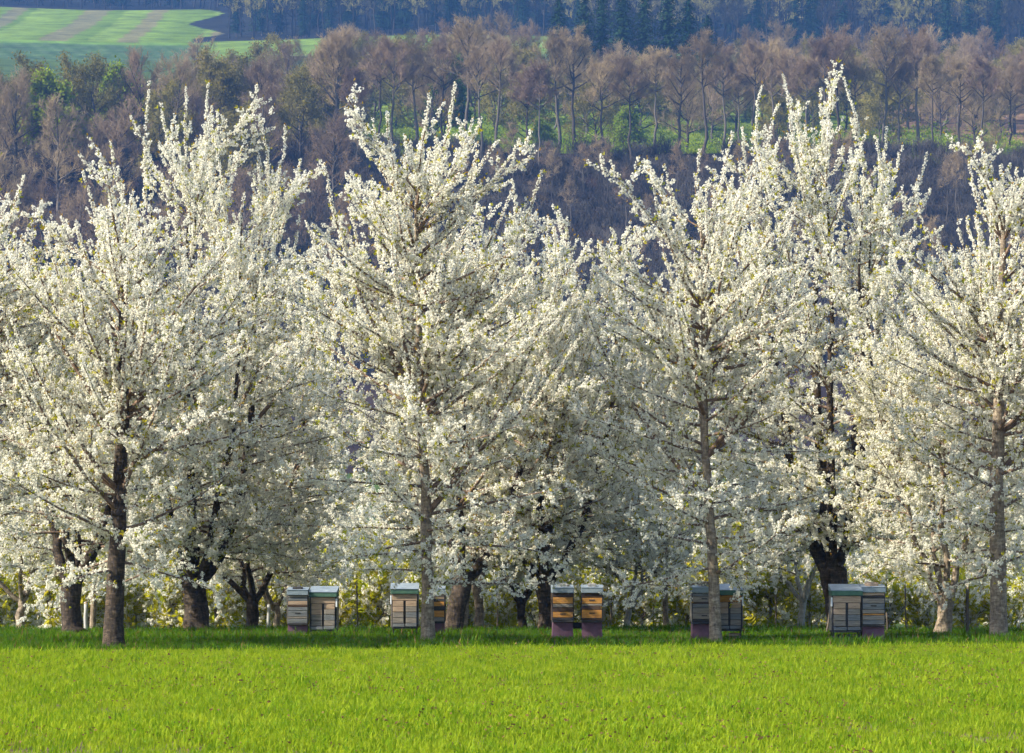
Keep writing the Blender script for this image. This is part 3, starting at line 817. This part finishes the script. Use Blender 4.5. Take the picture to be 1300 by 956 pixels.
# ------------------------------------------------------------------ woods on the hillside
def mat_wood(name, c0, c1):
    m, n, l, out = new_mat(name)
    oi = n.new('ShaderNodeObjectInfo')
    r = ramp(n, l, oi.outputs['Random'], [(0, c0), (1, c1)])
    d = n.new('ShaderNodeBsdfDiffuse'); l.new(r.outputs[0], d.inputs[0]); l.new(d.outputs[0], out.inputs[0])
    return m
M_TRUNKF = mat_wood('forest_trunk', (.05, .042, .038), (.13, .115, .10))
M_TWIGF = mat_wood('forest_twig', (.17, .12, .09), (.31, .24, .14))
M_TWIGO = mat_wood('olive_twig', (.20, .175, .06), (.28, .25, .08))
M_LEAFG = mat_thin('spring_foliage', (.13, .21, .018), (.24, .29, .025), .45, (1.3, 1.3, .7))
M_LEAFY = mat_thin('olive_bud', (.13, .12, .03), (.19, .16, .04), .35)
M_FIR = mat_wood('fir_needle', (.012, .032, .016), (.026, .052, .020))
M_FIRG = mat_thin('larch_needle', (.05, .11, .018), (.07, .13, .02), .35)

def quads_mesh(name, C, N, S, mat, rng, asp=.7):
    k = len(C); N = N / np.linalg.norm(N, axis=1, keepdims=True)
    ref = rng.normal(size=(k, 3)); A = np.cross(N, ref); A /= np.linalg.norm(A, axis=1, keepdims=True); B = np.cross(N, A)
    S = S[:, None]
    V = np.stack([C - A * S, C - B * S * asp, C + A * S, C + B * S * asp], 1).reshape(-1, 3)
    return mesh_np(name, V, np.arange(4 * k).reshape(-1, 4), [mat])

def bare_tree(seed, H, cr, cbf, tr, leaf=None, nleaf=0, lsize=.22, twig=None, nl=15, n2=9, n3=7, ntw=4, thickf=.8, bark=None):
    rng = R_(seed); thick = Tubes(); thin = Tubes(); ends = []
    n = 12; z = np.linspace(-1, H * .93, n)
    P = np.zeros((n, 3)); P[:, 2] = z; P[:, :2] = np.cumsum(rng.normal(0, .16, (n, 2)), axis=0); P[:2, :2] *= .2
    thick.add(P, tr * np.maximum(.06, 1 - np.maximum(z, 0) / H) ** .8, 7)
    az = rng.uniform(0, 6.28)
    for i in range(nl):
        t = (i + rng.random()) / nl; zz = H * (cbf + (.90 - cbf) * t)
        p, tg = along(P, (zz + 1) / (H * .93 + 1))
        az += 2.4 + rng.uniform(-.6, .6); ang = math.radians(70 - 42 * t + rng.uniform(-10, 10))
        d = np.array([math.cos(az) * math.sin(ang), math.sin(az) * math.sin(ang), math.cos(ang)])
        L = cr * (1.2 - .5 * t) * rng.uniform(.75, 1.15)
        q = grow(rng, p, d, L, 7, .055, .09)
        thick.add(q, np.linspace(tr * .48 * (1.1 - .6 * t), .035, 7), 4)
        for j in range(n2):
            s = .25 + .73 * (j + rng.random()) / n2
            p2, t2 = along(q, s); L2 = L * rng.uniform(.28, .5) * (1.1 - .4 * s)
            q2 = grow(rng, p2, t2 * .8 + rand_perp(rng, t2) * .75 + UP * .3, L2, 4, .08, .12)
            thin.add(q2, np.linspace(.06, .03, 4) * thickf, 3)
            for k in range(n3):
                s3 = .2 + .8 * (k + rng.random()) / n3
                p3, t3 = along(q2, s3); L3 = rng.uniform(.6, 1.3)
                q3 = grow(rng, p3, t3 * .8 + rand_perp(rng, t3) * .7 + UP * .25, L3, 3, .06, .12)
                thin.add(q3, np.array([.035, .028, .018]) * thickf, 3)
                for m in range(ntw):
                    p4, t4 = along(q3, rng.uniform(.2, 1))
                    q4 = grow(rng, p4, t4 * .8 + rand_perp(rng, t4) * .8 + UP * .2, rng.uniform(.5, 1.0), 2, 0, .1)
                    thin.add(q4, np.array([.024, .014]) * thickf, 3); ends.append(q4[-1])
    out = {'trunk': thick.mesh('trunk', bark or M_TRUNKF), 'crown': thin.mesh('crown', twig or M_TWIGF, False)}
    if leaf is not None:
        E = np.array(ends); C = E[rng.integers(0, len(E), nleaf)] + rng.normal(0, .28, (nleaf, 3))
        out['leaves'] = quads_mesh('leaves', C, rng.normal(size=(nleaf, 3)) + [0, 0, .4], lsize * rng.uniform(.6, 1.3, nleaf), leaf, rng)
    return out

def conifer(seed, H, R, mat):
    rng = R_(seed); th = Tubes()
    th.add(np.array([[0, 0, -1], [0, 0, H * .5], [0, 0, H]]), [.28, .18, .02], 6)
    C = []; N = []; S = []
    z = H * .10
    while z < H:
        t = z / H; r = R * (1 - t) ** .58 * rng.uniform(.8, 1.15) + .15
        for b in range(9):
            a = rng.uniform(0, 6.28); m = max(3, int(r / .28))
            for k in range(m):
                f = (k + .6) / m; rr = r * f
                c = np.array([math.cos(a) * rr, math.sin(a) * rr, z - .28 * rr * (1.2 - .5 * f) + rng.normal(0, .06)])
                C.append(c + rng.normal(0, .12, 3)); N.append(np.array([math.cos(a) * .5, math.sin(a) * .5, 1]) + rng.normal(0, .4, 3)); S.append(.34 * rng.uniform(.6, 1.2) * (1.15 - .5 * f))
        z += .42 * (1.1 - .5 * t)
    return {'trunk': th.mesh('trunk', M_TRUNKF), 'crown': quads_mesh('crown', np.array(C), np.array(N), np.array(S), mat, rng, .6)}

def stand(name, ms, loc, label, cat, group):
    root = empty(name, loc); tag(root, label, cat, group)
    parts = []
    for k, me in ms.items():
        o = link(k, me, root); parts.append(o)
        if k == 'leaves': o['kind'] = 'stuff'
    kids(root, *parts); return root

V_TALL = [bare_tree(101, 23, 5.0, .56, .34), bare_tree(102, 21, 4.4, .60, .28), bare_tree(103, 24, 5.4, .54, .40)]
V_ROUND = [bare_tree(111, 15, 6.4, .22, .34, nl=17), bare_tree(112, 14, 5.8, .2, .30, twig=M_TWIGO, leaf=M_LEAFY, nleaf=2600, nl=16),
           bare_tree(113, 16, 6.6, .25, .36, nl=17)]
V_SLIM = [bare_tree(121, 17, 2.6, .55, .16, nl=10, n2=6, n3=4), bare_tree(122, 15, 2.4, .5, .14, nl=10, n2=6, n3=4)]
V_GREEN = [bare_tree(131, 11, 4.2, .15, .2, leaf=M_LEAFG, nleaf=7000, lsize=.24, nl=14), bare_tree(132, 15, 3.6, .2, .22, leaf=M_FIRG, nleaf=7000, lsize=.24, nl=14)]
V_FIR = [conifer(141, 30, 6.8, M_FIR), conifer(142, 25, 6.2, M_FIR)]
POOL = {}
rf = random.Random(17)
def put(kind, v, variants, px, D, label, cat, group, s=1.0, name='bare_tree'):
    x = X(px, D); z = ground_z(x, D) - .2
    key = (kind, v, label)
    if key not in POOL: o = POOL[key] = stand(name, variants[v], (x, D, z), label, cat, group)
    else: o = copy_tree(POOL[key]); o.location = (x, D, z)
    o.rotation_euler = (0, 0, rf.uniform(0, 6.28)); o.scale = (s * rf.uniform(.92, 1.08), s * rf.uniform(.92, 1.08), s)
    return o
# tall trees along the brow of the slope
px = 425
while px < 1370:
    put('tall', rf.randrange(3), V_TALL, px, rf.uniform(636, 676), 'tall bare forest tree with long trunk on the brow of the dark slope', 'tree', 'bare trees along the brow', rf.uniform(.82, 1.06))
    px += rf.uniform(17, 36)
# trees on the dark slope
px = 300
while px < 1370:
    put('slim', rf.randrange(2), V_SLIM, px, rf.uniform(578, 636), 'slim bare tree growing on the dark leaf-strewn slope', 'tree', 'slim trees on the slope', rf.uniform(.5, .85), 'slim_tree')
    px += rf.uniform(9, 19)
# wood behind the meadow
for D, st in ((705, 120), (745, 90), (775, 32), (800, 30), (828, 28), (855, 32), (890, 34)):
    px = 400 + rf.uniform(0, 30)
    while px < 1390:
        if (685 < px < 930 and D > 780) or (D > 880 and px < 925):
            px += st; continue
        v = rf.randrange(3); OL = ('round-crowned bare purple-brown ', 'round-crowned olive budding ', 'broad high-crowned bare brown ')[v]
        put('round', v, V_ROUND, px, D + rf.uniform(-12, 12), OL + 'tree in the wood beyond the green meadow', 'tree', 'bare wood beyond the meadow', rf.uniform(.85, 1.12))
        px += st * rf.uniform(.8, 1.3)
# wooded flank on the other side, crowns stacked up the slope
for D, st in ((590, 42), (625, 42), (655, 40), (690, 38), (725, 38), (760, 36), (800, 36), (835, 34)):
    px = -90 + rf.uniform(0, 30)
    while px < (455 if D < 700 else 420):
        if D > 790 and px < 240:
            px += st; continue
        v = rf.randrange(3); OL = ('round-crowned bare purple-brown ', 'round-crowned olive budding ', 'broad high-crowned bare brown ')[v]
        put('flank', v, V_ROUND, px, D + rf.uniform(-12, 12), OL + 'tree on the wooded flank below the striped fields', 'tree', 'bare wood below the striped fields', rf.uniform(.85, 1.2))
        px += st * rf.uniform(.8, 1.3)
for px, D, s, v, lab in ((150, 668, 1.35, 0, 'yellow-green leafing tree among the bare crowns below the striped fields'),
                         (62, 640, 1.4, 0, 'olive-green leafing tree at the foot of the wooded flank'),
                         (225, 770, .95, 0, 'leafing tree high on the wooded flank among purple crowns'),
                         (563, 700, 1.25, 1, 'fresh green leafing tree standing among tall bare trunks'),
                         (795, 690, .8, 0, 'pale green bush-like tree on the meadow behind tall trunks'),
                         (690, 705, .6, 0, 'small green leafing tree on the meadow among the trunks')):
    put('green', v, V_GREEN, px, D, lab, 'tree', None, s, 'leafing_tree')
for i, (px, D, s, lab) in enumerate(((709, 806, .92, 'lone dark fir standing apart from the fir clump on the wood edge'), (742, 812, .92, None), (764, 818, 1.0, None), (790, 808, 1.02, None),
                            (818, 820, .98, None), (848, 812, 1.03, None), (874, 810, 1.0, None), (898, 808, .86, None))):
    put('fir', i % 2, V_FIR, px, D, lab or 'dark fir in the dense clump rising above the bare wood', 'fir', None if lab else 'fir clump above the wood', s * (1.2 if i % 2 else 1.0), 'fir_tree')

# undergrowth: green brush on the meadow edge, twiggy brush on the slope
def clump(seed, n, mat, size, h, w):
    rng = R_(seed); C = rng.normal(0, 1, (n, 3)) * [w, w, h * .4] + [0, 0, h * .5]; C[:, 2] = np.abs(C[:, 2])
    return quads_mesh('clump', C, rng.normal(size=(n, 3)) + [0, 0, .4], size * rng.uniform(.5, 1.2, n), mat, rng)
G_BRUSH = piece_group('brush_pieces', [clump(s, 160, M_LEAFG, .17, 1.6, .9) for s in (151, 152)])
def brush_twigs(seed):
    rng = R_(seed); t = Tubes()
    for i in range(70):
        p = np.array([*rng.normal(0, .9, 2), -.2]); q = grow(rng, p, np.array([*rng.normal(0, .35, 2), 1]), rng.uniform(1.2, 3.4), 3, .02, .15)
        t.add(q, [.05, .04, .02], 3)
        for j in range(3):
            p2, t2 = along(q, rng.uniform(.3, 1)); t.add(grow(rng, p2, t2 + rand_perp(rng, t2) * .8, .8, 2, 0, 0), [.03, .015], 3)
    return t.mesh('twigs', M_TRUNKF, False)
G_THICKET = piece_group('thicket_pieces', [brush_twigs(s) for s in (161, 162)])
def hill_strew(name, label, group, nvar, n, d0, d1, p0, p1, smin, smax, seed):
    r = R_(seed); D = r.uniform(d0, d1, n); px = r.uniform(p0, p1, n); x = (px - 650) / FPX * D
    P = np.array([(a, b, ground_z(a, b)) for a, b in zip(x, D)])
    o = scatter(name, points_mesh(name, P, np.tile([0, 0, 1.0], (n, 1)), r.uniform(smin, smax, n), nvar, r), group)
    tag(o, label, kind='stuff')
hill_strew('meadow_undergrowth', 'fresh green undergrowth on the meadow under the tall trees', G_BRUSH, 2, 800, 655, 790, 440, 1400, .6, 1.7, 171)
hill_strew('slope_thicket', 'dark twiggy undergrowth on the slope below the trees', G_THICKET, 2, 2400, 545, 650, 250, 1400, .6, 1.3, 172)
hill_strew('flank_thicket', 'twiggy undergrowth below the wooded flank', G_THICKET, 2, 900, 545, 840, -100, 460, .6, 1.2, 173)

# the far forest: one mass
def joined(ms):
    Vs = []; Fs = []; MI = []; mats = []; off = 0
    me = bpy.data.meshes.new('forest_piece'); V = []; F = []; MI = []
    for i, m in enumerate(ms.values()):
        co = np.empty(len(m.vertices) * 3, dtype=np.float32); m.vertices.foreach_get('co', co)
        V.append(co.reshape(-1, 3)); lv = np.empty(len(m.loops), dtype=np.int32); m.loops.foreach_get('vertex_index', lv)
        F.append(lv.reshape(-1, 4) + off); MI.append(np.full(len(m.polygons), i)); off += len(m.vertices); mats.append(m.materials[0])
    return mesh_np('forest_piece', np.concatenate(V), np.concatenate(F), mats, False, np.concatenate(MI))
M_FARWOOD = mat_wood('dark_wood', (.02, .018, .016), (.045, .04, .034))
M_FARTWIG = mat_wood('dark_twig', (.04, .034, .03), (.075, .07, .045))
FAR = [bare_tree(181, 22, 4.6, .3, .3, nl=12, n2=6, n3=5, ntw=2, thickf=1.7, bark=M_FARWOOD, twig=M_FARTWIG), bare_tree(182, 24, 4.8, .35, .3, nl=12, n2=6, n3=5, ntw=2, thickf=1.7, bark=M_FARWOOD, twig=M_TWIGO),
       conifer(183, 24, 4.0, M_FIR), bare_tree(184, 23, 4.6, .3, .3, nl=12, n2=6, n3=5, ntw=2, thickf=1.7, bark=M_FARWOOD, twig=M_FARTWIG)]
G_FAR = piece_group('far_forest_pieces', [joined(m) for m in FAR])
r = R_(191); P = []
D = 1156.0
while D < 2050:
    x = -.21 * D
    while x < .21 * D:
        a = x + r.normal(0, 2.5); b = D + r.normal(0, 5); p_ = 650 + FPX * a / b
        if not ((p_ < 285 + 40 * math.sin(b * .02) and b < 1458) or (b < 1222 and p_ < 720)): P.append((a, b, ground_z(a, b) - .3))
        x += 8.2
    D += 14 if D < 1500 else 22
n_ = len(P)
o = scatter('far_forest', points_mesh('far_forest', P, np.tile([0, 0, 1.0], (n_, 1)), r.uniform(.8, 1.15, n_), 4, r), G_FAR)
tag(o, 'distant dark blue forest covering the upper hillside', kind='stuff')

# ------------------------------------------------------------------ air
import bmesh as _b
bm = _b.new(); _b.ops.create_cube(bm, size=1.0)
for v in bm.verts: v.co = (v.co.x * 1900, 1130 + v.co.y * 2480, 238 + v.co.z * 486)
me = bpy.data.meshes.new('haze'); bm.to_mesh(me); bm.free()
m, n, l, out = new_mat('air')
pv = n.new('ShaderNodeVolumePrincipled'); pv.inputs['Color'].default_value = (.16, .40, 1.0, 1)
pv.inputs['Density'].default_value = .00014; pv.inputs['Anisotropy'].default_value = .0
l.new(pv.outputs[0], out.inputs['Volume'])
me.materials.append(m)
tag(link('haze', me), 'blue haze in the air over the valley', kind='stuff')
